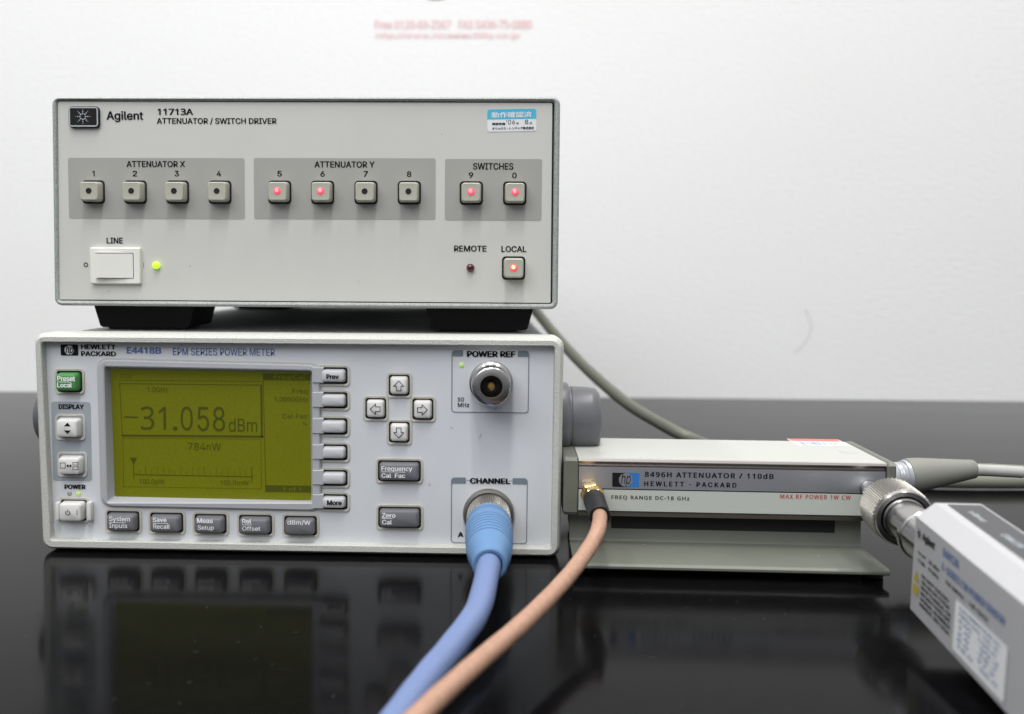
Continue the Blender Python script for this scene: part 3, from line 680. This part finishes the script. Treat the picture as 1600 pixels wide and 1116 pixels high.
build('trim_strip', prof_x([(.10, z3+.01), (.02, z2-.002), (.3, z2-.002), (.3, z3+.01)], 0, Wa), M_['trim'], at_, smooth=0)
build('body', prof_x([(.10, z6-.24), (.02, z6-.08), (.06, z6-.08), (.06, z3+.005), (-dep-.05, z3+.005), (-dep-.05, z6-.24)], .01, Wa-.01), M_['trim'], at_, smooth=0)
npz = build('nameplate', MB().box(FA, .02, Wa-.04, z4, z3-.012, -.055, .0), M_['alu'], at_, smooth=0)
build('plate_gap', MB().box(FA, .02, Wa-.04, z5, z4, -.055, -.03), M_['gap'], at_, smooth=0)
build('lower_panel', prof_x([(.0, z5), (.1, z5), (.1, z6-.03), (.0, z6)], .02, Wa-.04), M_['afront'], at_, smooth=0)
for x0, x1 in ((-.60, -.015), (Wa+.015, Wa+.36)):
    mb = MB(); P0 = [(.02, z6-.20), (-.10, z6-.06), (-.10, zt-.10), (.10, zt+.03), (5.05, zt+.03), (5.12, z6-.1), (5.0, z6-.2)]
    cxp = sum(p[0] for p in P0)/len(P0); cyp = sum(p[1] for p in P0)/len(P0)
    sh = lambda k: [(cxp+(a-cxp)*k, cyp+(b-cyp)*(k-.02*(k < 1))) for a, b in P0]
    mb.loft(side, [(sh(.975), x0*sgn), (sh(1), (x0+.07)*sgn), (sh(1), (x1-.05)*sgn), (sh(.98), x1*sgn)], True, True)
    build('end_cap', mb, M_['olive'], at_, smooth=25)
# plugs and sticker on top
FT = Face(FA.pt(0, zt, 0), FA.U, -FA.N)           # top surface, v runs backwards, h up
for px, py in ((934, 705.5), (1326, 706)):
    u, v = FT.at(px, py); mb = MB(); c = lambda r: [(u+r*math.cos(a*math.pi/16), v+r*math.sin(a*math.pi/16)) for a in range(32)]
    pl_ = build('hole_plug', flat(FT, c(.36), .006), M_['atop'], at_, smooth=0)
    build('plug_seam', ring2(FT, c(.385), c(.36), .004), M_['ufield'], pl_, smooth=0)
a0 = FT.at(1230, 686.5); a1 = FT.at(1303, 686.5); u0, u1 = a0[0], a1[0]; va, vb_, vm = FT.at(1260, 686.2)[1], FT.at(1270, 696.5)[1], FT.at(1265, 690)[1]
sk = build('sticker', flat(FT, rr(u0, u1+.15, vb_, va, .1), .008), M_['sticker'], at_, smooth=0)
build('sticker_band', flat(FT, [(u0+.05, vm), (u1+.1, vm), (u1+.1, va-.03), (u0+.05, va-.03)], .013), M_['redprint'], sk, smooth=0)
mb = MB(); put(mb, FT, '動作確認済 06年', (u0+.3, u1-.2, vb_+.12, vm-.15), .013, 0); build('lettering', mb, M_['blueink'], sk, smooth=0)
# nameplate print
def at_text(body, x0, x1, y0, y1, m, bold=.02, space=1.25, par=npz, h=.012, **k): return text(FA, body, x0, x1, y0, y1, m, par, h, bold=bold, space=space, **k)
u0, u1, v0, v1 = FA.box(956.6, 998.6, 739, 761.2)
em = build('emblem', flat(FA, [(u0, v0), ((u0+u1)/2, v0), ((u0+u1)/2, v1), (u0, v1)], .010), INK, npz, smooth=0)
build('emblem_half', flat(FA, [((u0+u1)/2, v0), (u1, v0), (u1, v1), ((u0+u1)/2, v1)], .010), M_['logoblue'], npz, smooth=0)
uc, vc = FA.at(977.6, 750); disc(FA, uc, vc, .275, .016, 40, (mb := MB())); build('emblem_disc', mb, M_['alu'], npz, smooth=0)
at_text('hp', 970.2, 985.6, 739.5, 761, INK, -.004, 1, shear=.25, h=.022)
at_text('8496H ATTENUATOR / 110dB', 1008, 1208.6, 738.8, 747, INK, .03)
at_text('HEWLETT · PACKARD', 1007, 1150.4, 753.4, 760.8, INK, .03, 1.4)
at_text('FREQ RANGE DC-18 GHz', 955.6, 1077, 775.2, 782, INK, .015, 1.2, par=at_)
at_text('MAX RF POWER 1W CW', 1219.4, 1329.2, 773.3, 780, M_['redink'], .015, 1.2, par=at_)
# front ports
uL, vL = FA.at(923.5, 767.0); PL = FA.pt(uL, vL, 0)
uR, vR = FA.at(1357, 762.5); PR = FA.pt(uR, vR, 0)
for P in (PL, PR):
    build('port', MB().lathe(P, FA.N, [(0, .36), (.08, .36), (.10, .25), (.55, .25)], 32), M_['steel'], at_)
# stand
lipc = CAM + ray(1140, 893)*((.36-CAM[2])/ray(1140, 893)[2])
fr = -((lipc-FA.O)@FA.N)                           # distance back (negative = in front)
xl = FA.at(897, 889, -fr)[0]; xr = FA.at(1390.5, 889, -fr)[0]
base = [(fr+.02, .33), (fr-.04, .38), (fr-.04, .46), (fr+.02, .53), (fr+.12, .56), (.62, .575), (.70, .60), (.76, .70), (.80, z6-.24), (1.0, z6-.24), (.98, .6), (.8, .40), (fr+.25, .34)]
build('stand', prof_x(base, xl, xr), M_['olive'], at_, smooth=40)
build('stand_leg', prof_x([(3.3, .30), (5.4, .30), (5.4, .6), (4.4, .9), (4.2, z6-.24), (3.6, z6-.24), (3.5, .6)], xl+.2, xr-.5), M_['olive'], at_, smooth=0)
Fb = Face(FA.pt(0, 0, -.78), FA.U, FA.V)
u0, u1 = Fb.at(955, 820)[0], Fb.at(1304, 820)[0]
build('stand_opening_shade', MB().box(Fb, u0, u1, 1.12, z6-.3, -.02, .03), M_['gap'], at_, smooth=0)  # black slab on the riser stands in for the shade inside its opening
for px in (920, 1364):
    Fz = Face((0, 0, 0), (1, 0, 0), (0, 1, 0)); u = FA.at(px, 893, -fr-.9)[0]; P = FA.pt(u, 0, -fr-.95)
    build('foot', MB().lathe(P, (0, 0, 1), [(0, .36), (.05, .4), (.50, .4)], 24), M_['blackrub'], at_)
    P = FA.pt(u, 0, -4.6); build('foot', MB().lathe(P, (0, 0, 1), [(0, .36), (.05, .4), (.50, .4)], 24), M_['blackrub'], at_)

# ================================================================== TAN CABLE
tcb = thing('patch_cable', 'thin tan coaxial cable with gold hex nut and black boot, curving forward', 'cable', (PL[0], PL[1]-3, 0))
ax = FA.N+np.array([.015, 0, -.05])
build('coupling_nut', MB().lathe(PL, ax, [(.24, .40), (.28, .47), (.62, .47), (.66, .42)], 6, rot=.25).lathe(PL, ax, [(.66, .30), (.74, .30)], 24).lathe(PL, ax, [(.74, .40), (.78, .44), (1.25, .44), (1.3, .38)], 6, rot=.1), M_['gold'], tcb, smooth=20)
axn = ax/np.linalg.norm(ax)
build('boot', MB().lathe(PL, ax, [(1.24, .3), (1.25, .41), (1.4, .43), (1.9, .42), (2.8, .41), (3.35, .395), (3.45, .39), (3.48, .36), (3.47, .30), (3.2, .28)], 40), M_['blackrub'], tcb)
pts = [PL+axn*2.8, PL+axn*3.5]+[at_depth(*p) for p in ((934.5, 828, 34.9), (923, 852, 34.2), (898, 888, 32.6), (862, 929, 30.6), (812, 978, 28.2), (752, 1030, 25.8), (690, 1085, 23.6), (628, 1145, 21.6), (560, 1215, 19.8), (480, 1290, 18.5))]; z_ = pts[-1]; pts += [z_+np.array([-6, -4, -.6]), z_+np.array([-14, -5, -1.05]), z_+np.array([-28, -3, -1.05]), z_+np.array([-40, 1, -1.05])]
build('cord', MB().tube(catmull(pts, 10), .268, 24), M_['tan'], tcb)

# ================================================================== POWER SENSOR on the right port
vp = ray(845, 326); D_ = -vp/np.linalg.norm(vp)
ps = thing('power_sensor', 'white boxy power sensor with knurled connector, lying toward the camera at right', 'power sensor', PR+D_*10-np.array([0, 0, (PR+D_*10)[2]]))
depth_t = lambda D: (((PR-CAM)@FW)-D)/(-(D_@FW))   # distance along the axis at which the camera depth is D
t0, t1, t2, t3 = depth_t(37.5), depth_t(35.75), depth_t(34.0), depth_t(31.6)
build('adapter', MB().lathe(PR, D_, [(.3, .28), (.5, .30), (.55, .42), (t0-.5, .42), (t0-.45, .62), (t0+.05, .62)], 6).lathe(PR, D_, [(.1, .33), (.5, .33)], 32), M_['steel'], ps, smooth=20)
n = 252; st = 40
def kn2(i, j): return abs(((j*42/n+i*.25) % 1)-.5)*2*abs(((j*42/n-i*.25) % 1)-.5)*2
pr = [(t0, .72), (t0+.02, .93), (t0+.10, 1.0)]+knprof(t0+.14, t1-.14, 1.0, st)+[(t1-.06, 1.03), (t1, .99), (t1+.01, .82), (t1-.25, .80), (t1-.3, .6)]
build('coupling_nut', MB().lathe(PR, D_, pr, n, knurl=(3, 4+st, .10, kn2), cap=False), M_['satin'], ps)
build('nut_ring', MB().lathe(PR, D_, [(t1-.08, 1.02), (t1+.02, 1.03), (t1+.09, .99), (t1+.10, .84), (t1-.1, .82)], 72, cap=False), M_['steel'], ps)
build('barrel', MB().lathe(PR, D_, [(t1-.5, .5), (t1-.3, .76), (t1+.12, .76), (t1+.14, .72), (t2-.25, .72), (t2-.2, .66), (t2-.02, .66), (t2, .84), (t2+.06, .89), (t2+.26, .89), (t2+.32, .84), (t3-.2, .88), (t3+.1, .92)], 64), M_['steel'], ps)
# body in its own frame: U = away along the axis ... left flank, top
cen = PR+D_*t3
upv = np.array([0, 0, 1.]); upv -= D_*(upv@D_); upv /= np.linalg.norm(upv)
rt = np.cross(upv, D_); rt = rt/np.linalg.norm(rt)
if rt[0] < 0: rt = -rt
FE = Face(cen, rt, upv)                            # cross-section; its N points to the camera or away
sg = 1 if FE.N@D_ > 0 else -1
# left flank and top edges measured from the photograph
uL_, vTop = FE.at(1430.5, 806); _, vBot = FE.at(1424.5, 950)
uA, vA = FE.at(1460, 785); uB = FE.at(1532, 783)[0]; uC, vC = FE.at(1552, 800)
Ws = uC
sec = [(uL_, vBot), (uC, vBot), (uC, vTop), (uB, vA), (uA, vA), (uL_, vTop)]
cm = ((uL_+uC)/2, (vTop+vBot)/2)
shr = lambda k: [(cm[0]+(a-cm[0])*k, cm[1]+(b-cm[1])*k) for a, b in sec]
build('housing', MB().loft(FE, [(shr(.95), -.02*sg), (shr(.985), .0), (shr(1), .06*sg), (shr(1), 12.9*sg), (shr(.97), 13*sg)], True, True), M_['sensor'], ps, smooth=20)
ps['_note'] = 0; del ps['_note']
FLk = Face(FE.pt(uL_, vBot, 0), D_, upv)           # left flank: u along the axis toward the camera, v up
if FLk.N@rt > 0: FLk = Face(FE.pt(uL_, vBot, 0), D_, upv); FLk.N = -FLk.N
hS = vTop-vBot
FTp = Face(FE.pt(uA, vA, 0), D_, -rt)              # flat top
if FTp.N@upv < 0: FTp.N = -FTp.N
build('top_label', MB().box(FTp, .25, 8.6, -(uB-uA)+.08, -.30, .0, .02, 0), M_['sensorlabel'], ps, smooth=0)
def sput(F, body, uv, m, bold=.02, h=.02, par=ps): return build('lettering', put(MB(), F, body, uv, h, bold), m, par, smooth=0)
wT = uB-uA
sput(FTp, 'Agilent', (1.0, 2.0, -wT*.58, -wT*.40), M_['silverink'], h=.03); sput(FTp, 'E4412A', (3.2, 4.3, -wT*.58, -wT*.42), M_['lfield'], .04, h=.03)
sput(FLk, 'Agilent', (.72, 1.65, hS*.80, hS*.90), INK, .03)
mb = MB()
for k_ in range(8):
    for r, sz in ((.06, .028), (.11, .024), (.16, .018)): disc(FLk, .42+r*math.cos(k_*math.pi/4), hS*.85+r*math.sin(k_*math.pi/4), sz, .02, 8, mb)
build('emblem', mb, INK, ps, smooth=0)
sput(FLk, 'E4412A', (2.3, 3.4, hS*.84, hS*.92), M_['blueink'], .03); sput(FLk, 'E-SERIES CW POWER SENSOR', (2.3, 6.3, hS*.70, hS*.77), M_['blueink'], .02)
for tx, a, b, c in (('100 pW', .42, 1.05, .64), ('20 dBm', 1.3, 2.1, .645), ('-70 dBm', .42, 1.05, .565), ('10 MHz', 1.3, 2.1, .57), ('10 MHz - 18 GHz', 2.6, 5.4, .60), ('DO NOT EXCEED', .85, 2.9, .44), ('200 mW AVG 70 PEAK', .85, 3.0, .38), ('REFER TO MANUAL FOR', .85, 3.1, .32), ('MAX INPUT POWER LIMIT', .85, 3.1, .26), ('SERIAL NUMBER', .85, 3.1, .20), ('MADE IN USA', .85, 3.1, .14)):
    sput(FLk, tx, (a, b, hS*c, hS*(c+.038)), INK, .02)
build('warning_mark', flat(FLk, [(.2, hS*.35), (.66, hS*.35), (.43, hS*.46)], .02), M_['yellow'], ps, smooth=0)
build('warning_mark', flat(FLk, [(.2, hS*.21), (.66, hS*.21), (.66, hS*.31), (.2, hS*.31)], .02), M_['yellow'], ps, smooth=0)
sk = build('sticker', flat(FLk, rr(3.4, 6.6, hS*.06, hS*.55, .08), .03), M_['sticker'], ps, smooth=0)
mb = MB()
for i, tx in enumerate(('CALIBRATION 06', 'FREQ GHz  CAL %', '0.05   100.0', '1.0    99.2', '2.0    98.7', '8.0    97.9', '18.0   96.0')):
    put(mb, FLk, tx, (3.7, 6.2-.1*(i % 3), hS*(.485-.06*i), hS*(.52-.06*i)), .036, .01)
build('lettering', mb, M_['blueink'], sk, smooth=0)

# ================================================================== GREY CABLES
Pc = FA.pt(Wa+.36, 3.02, -2.4)
eP = at_depth(1522, 733, 42.3)
dC = eP-Pc; Lc = np.linalg.norm(dC)
cc = thing('control_cable', 'grey cable with tapered strain relief plugged into the right end of low box', 'cable', (Pc[0]+2, Pc[1], 0))
kx = Lc
build('plug', MB().lathe(Pc, dC, [(-.1, .58), (.0, .60), (.15, .60), (.16, .63), (.2, .60), (.25, .63), (.3, .60), (.35, .63), (.4, .60), (.9, .60), (.92, .63), (.97, .60), (1.02, .63), (1.07, .60), (1.12, .63), (1.17, .60), (1.3, .61), (1.33, .68), (1.5, .70)], 48), M_['plug'], cc)
build('strain_relief', MB().lathe(Pc, dC, [(1.45, .66), (1.47, .73), (1.7, .74), (2.1, .71), (kx-.4, .44), (kx-.05, .40), (kx, .37), (kx, .2)], 48), M_['relief'], cc)
dn = dC/Lc
pts = [eP-dn*.4, eP+dn*.3, at_depth(1565, 733, 42.2), at_depth(1620, 736, 42), at_depth(1700, 744, 41.5), at_depth(1800, 760, 41)]
build('cord', MB().tube(catmull(pts, 8), .21, 20), M_['cordgrey'], cc)
pp = catmull([at_depth(1525, 734.5, 42.1), at_depth(1560, 736, 42.05), at_depth(1597, 738, 42.0)], 6)
build('cable_marker', MB().tube(pp, .25, 20), M_['sleeve'], cc)
rc = thing('rear_cable', 'grey green cable sagging from behind the stacked instruments to the table', 'cable', tuple(at_depth(1000, 640, 62)*np.array([1, 1, 0])))
def pz(px, py, z):
    d = ray(px, py); return CAM+d*((z-CAM[2])/d[2])
pts = [at_depth(800, 440, 76), at_depth(838, 487, 72), at_depth(868, 524, 69), at_depth(905, 565, 66), at_depth(945, 602, 63.5), at_depth(985, 634, 61.5), at_depth(1030, 661, 59.5), at_depth(1075, 684, 57.5), pz(1150, 712, .9), pz(1260, 735, .5), pz(1380, 748, .42), pz(1470, 752, .42), pz(1540, 753, .42), pz(1620, 753, .42), pz(1720, 752, .42), pz(1850, 752, .42)]
build('cord', MB().tube(catmull(pts, 8), .36, 20), M_['cordgrey'], rc)

for o in bpy.data.objects:
    if '_w' in o: del o['_w']
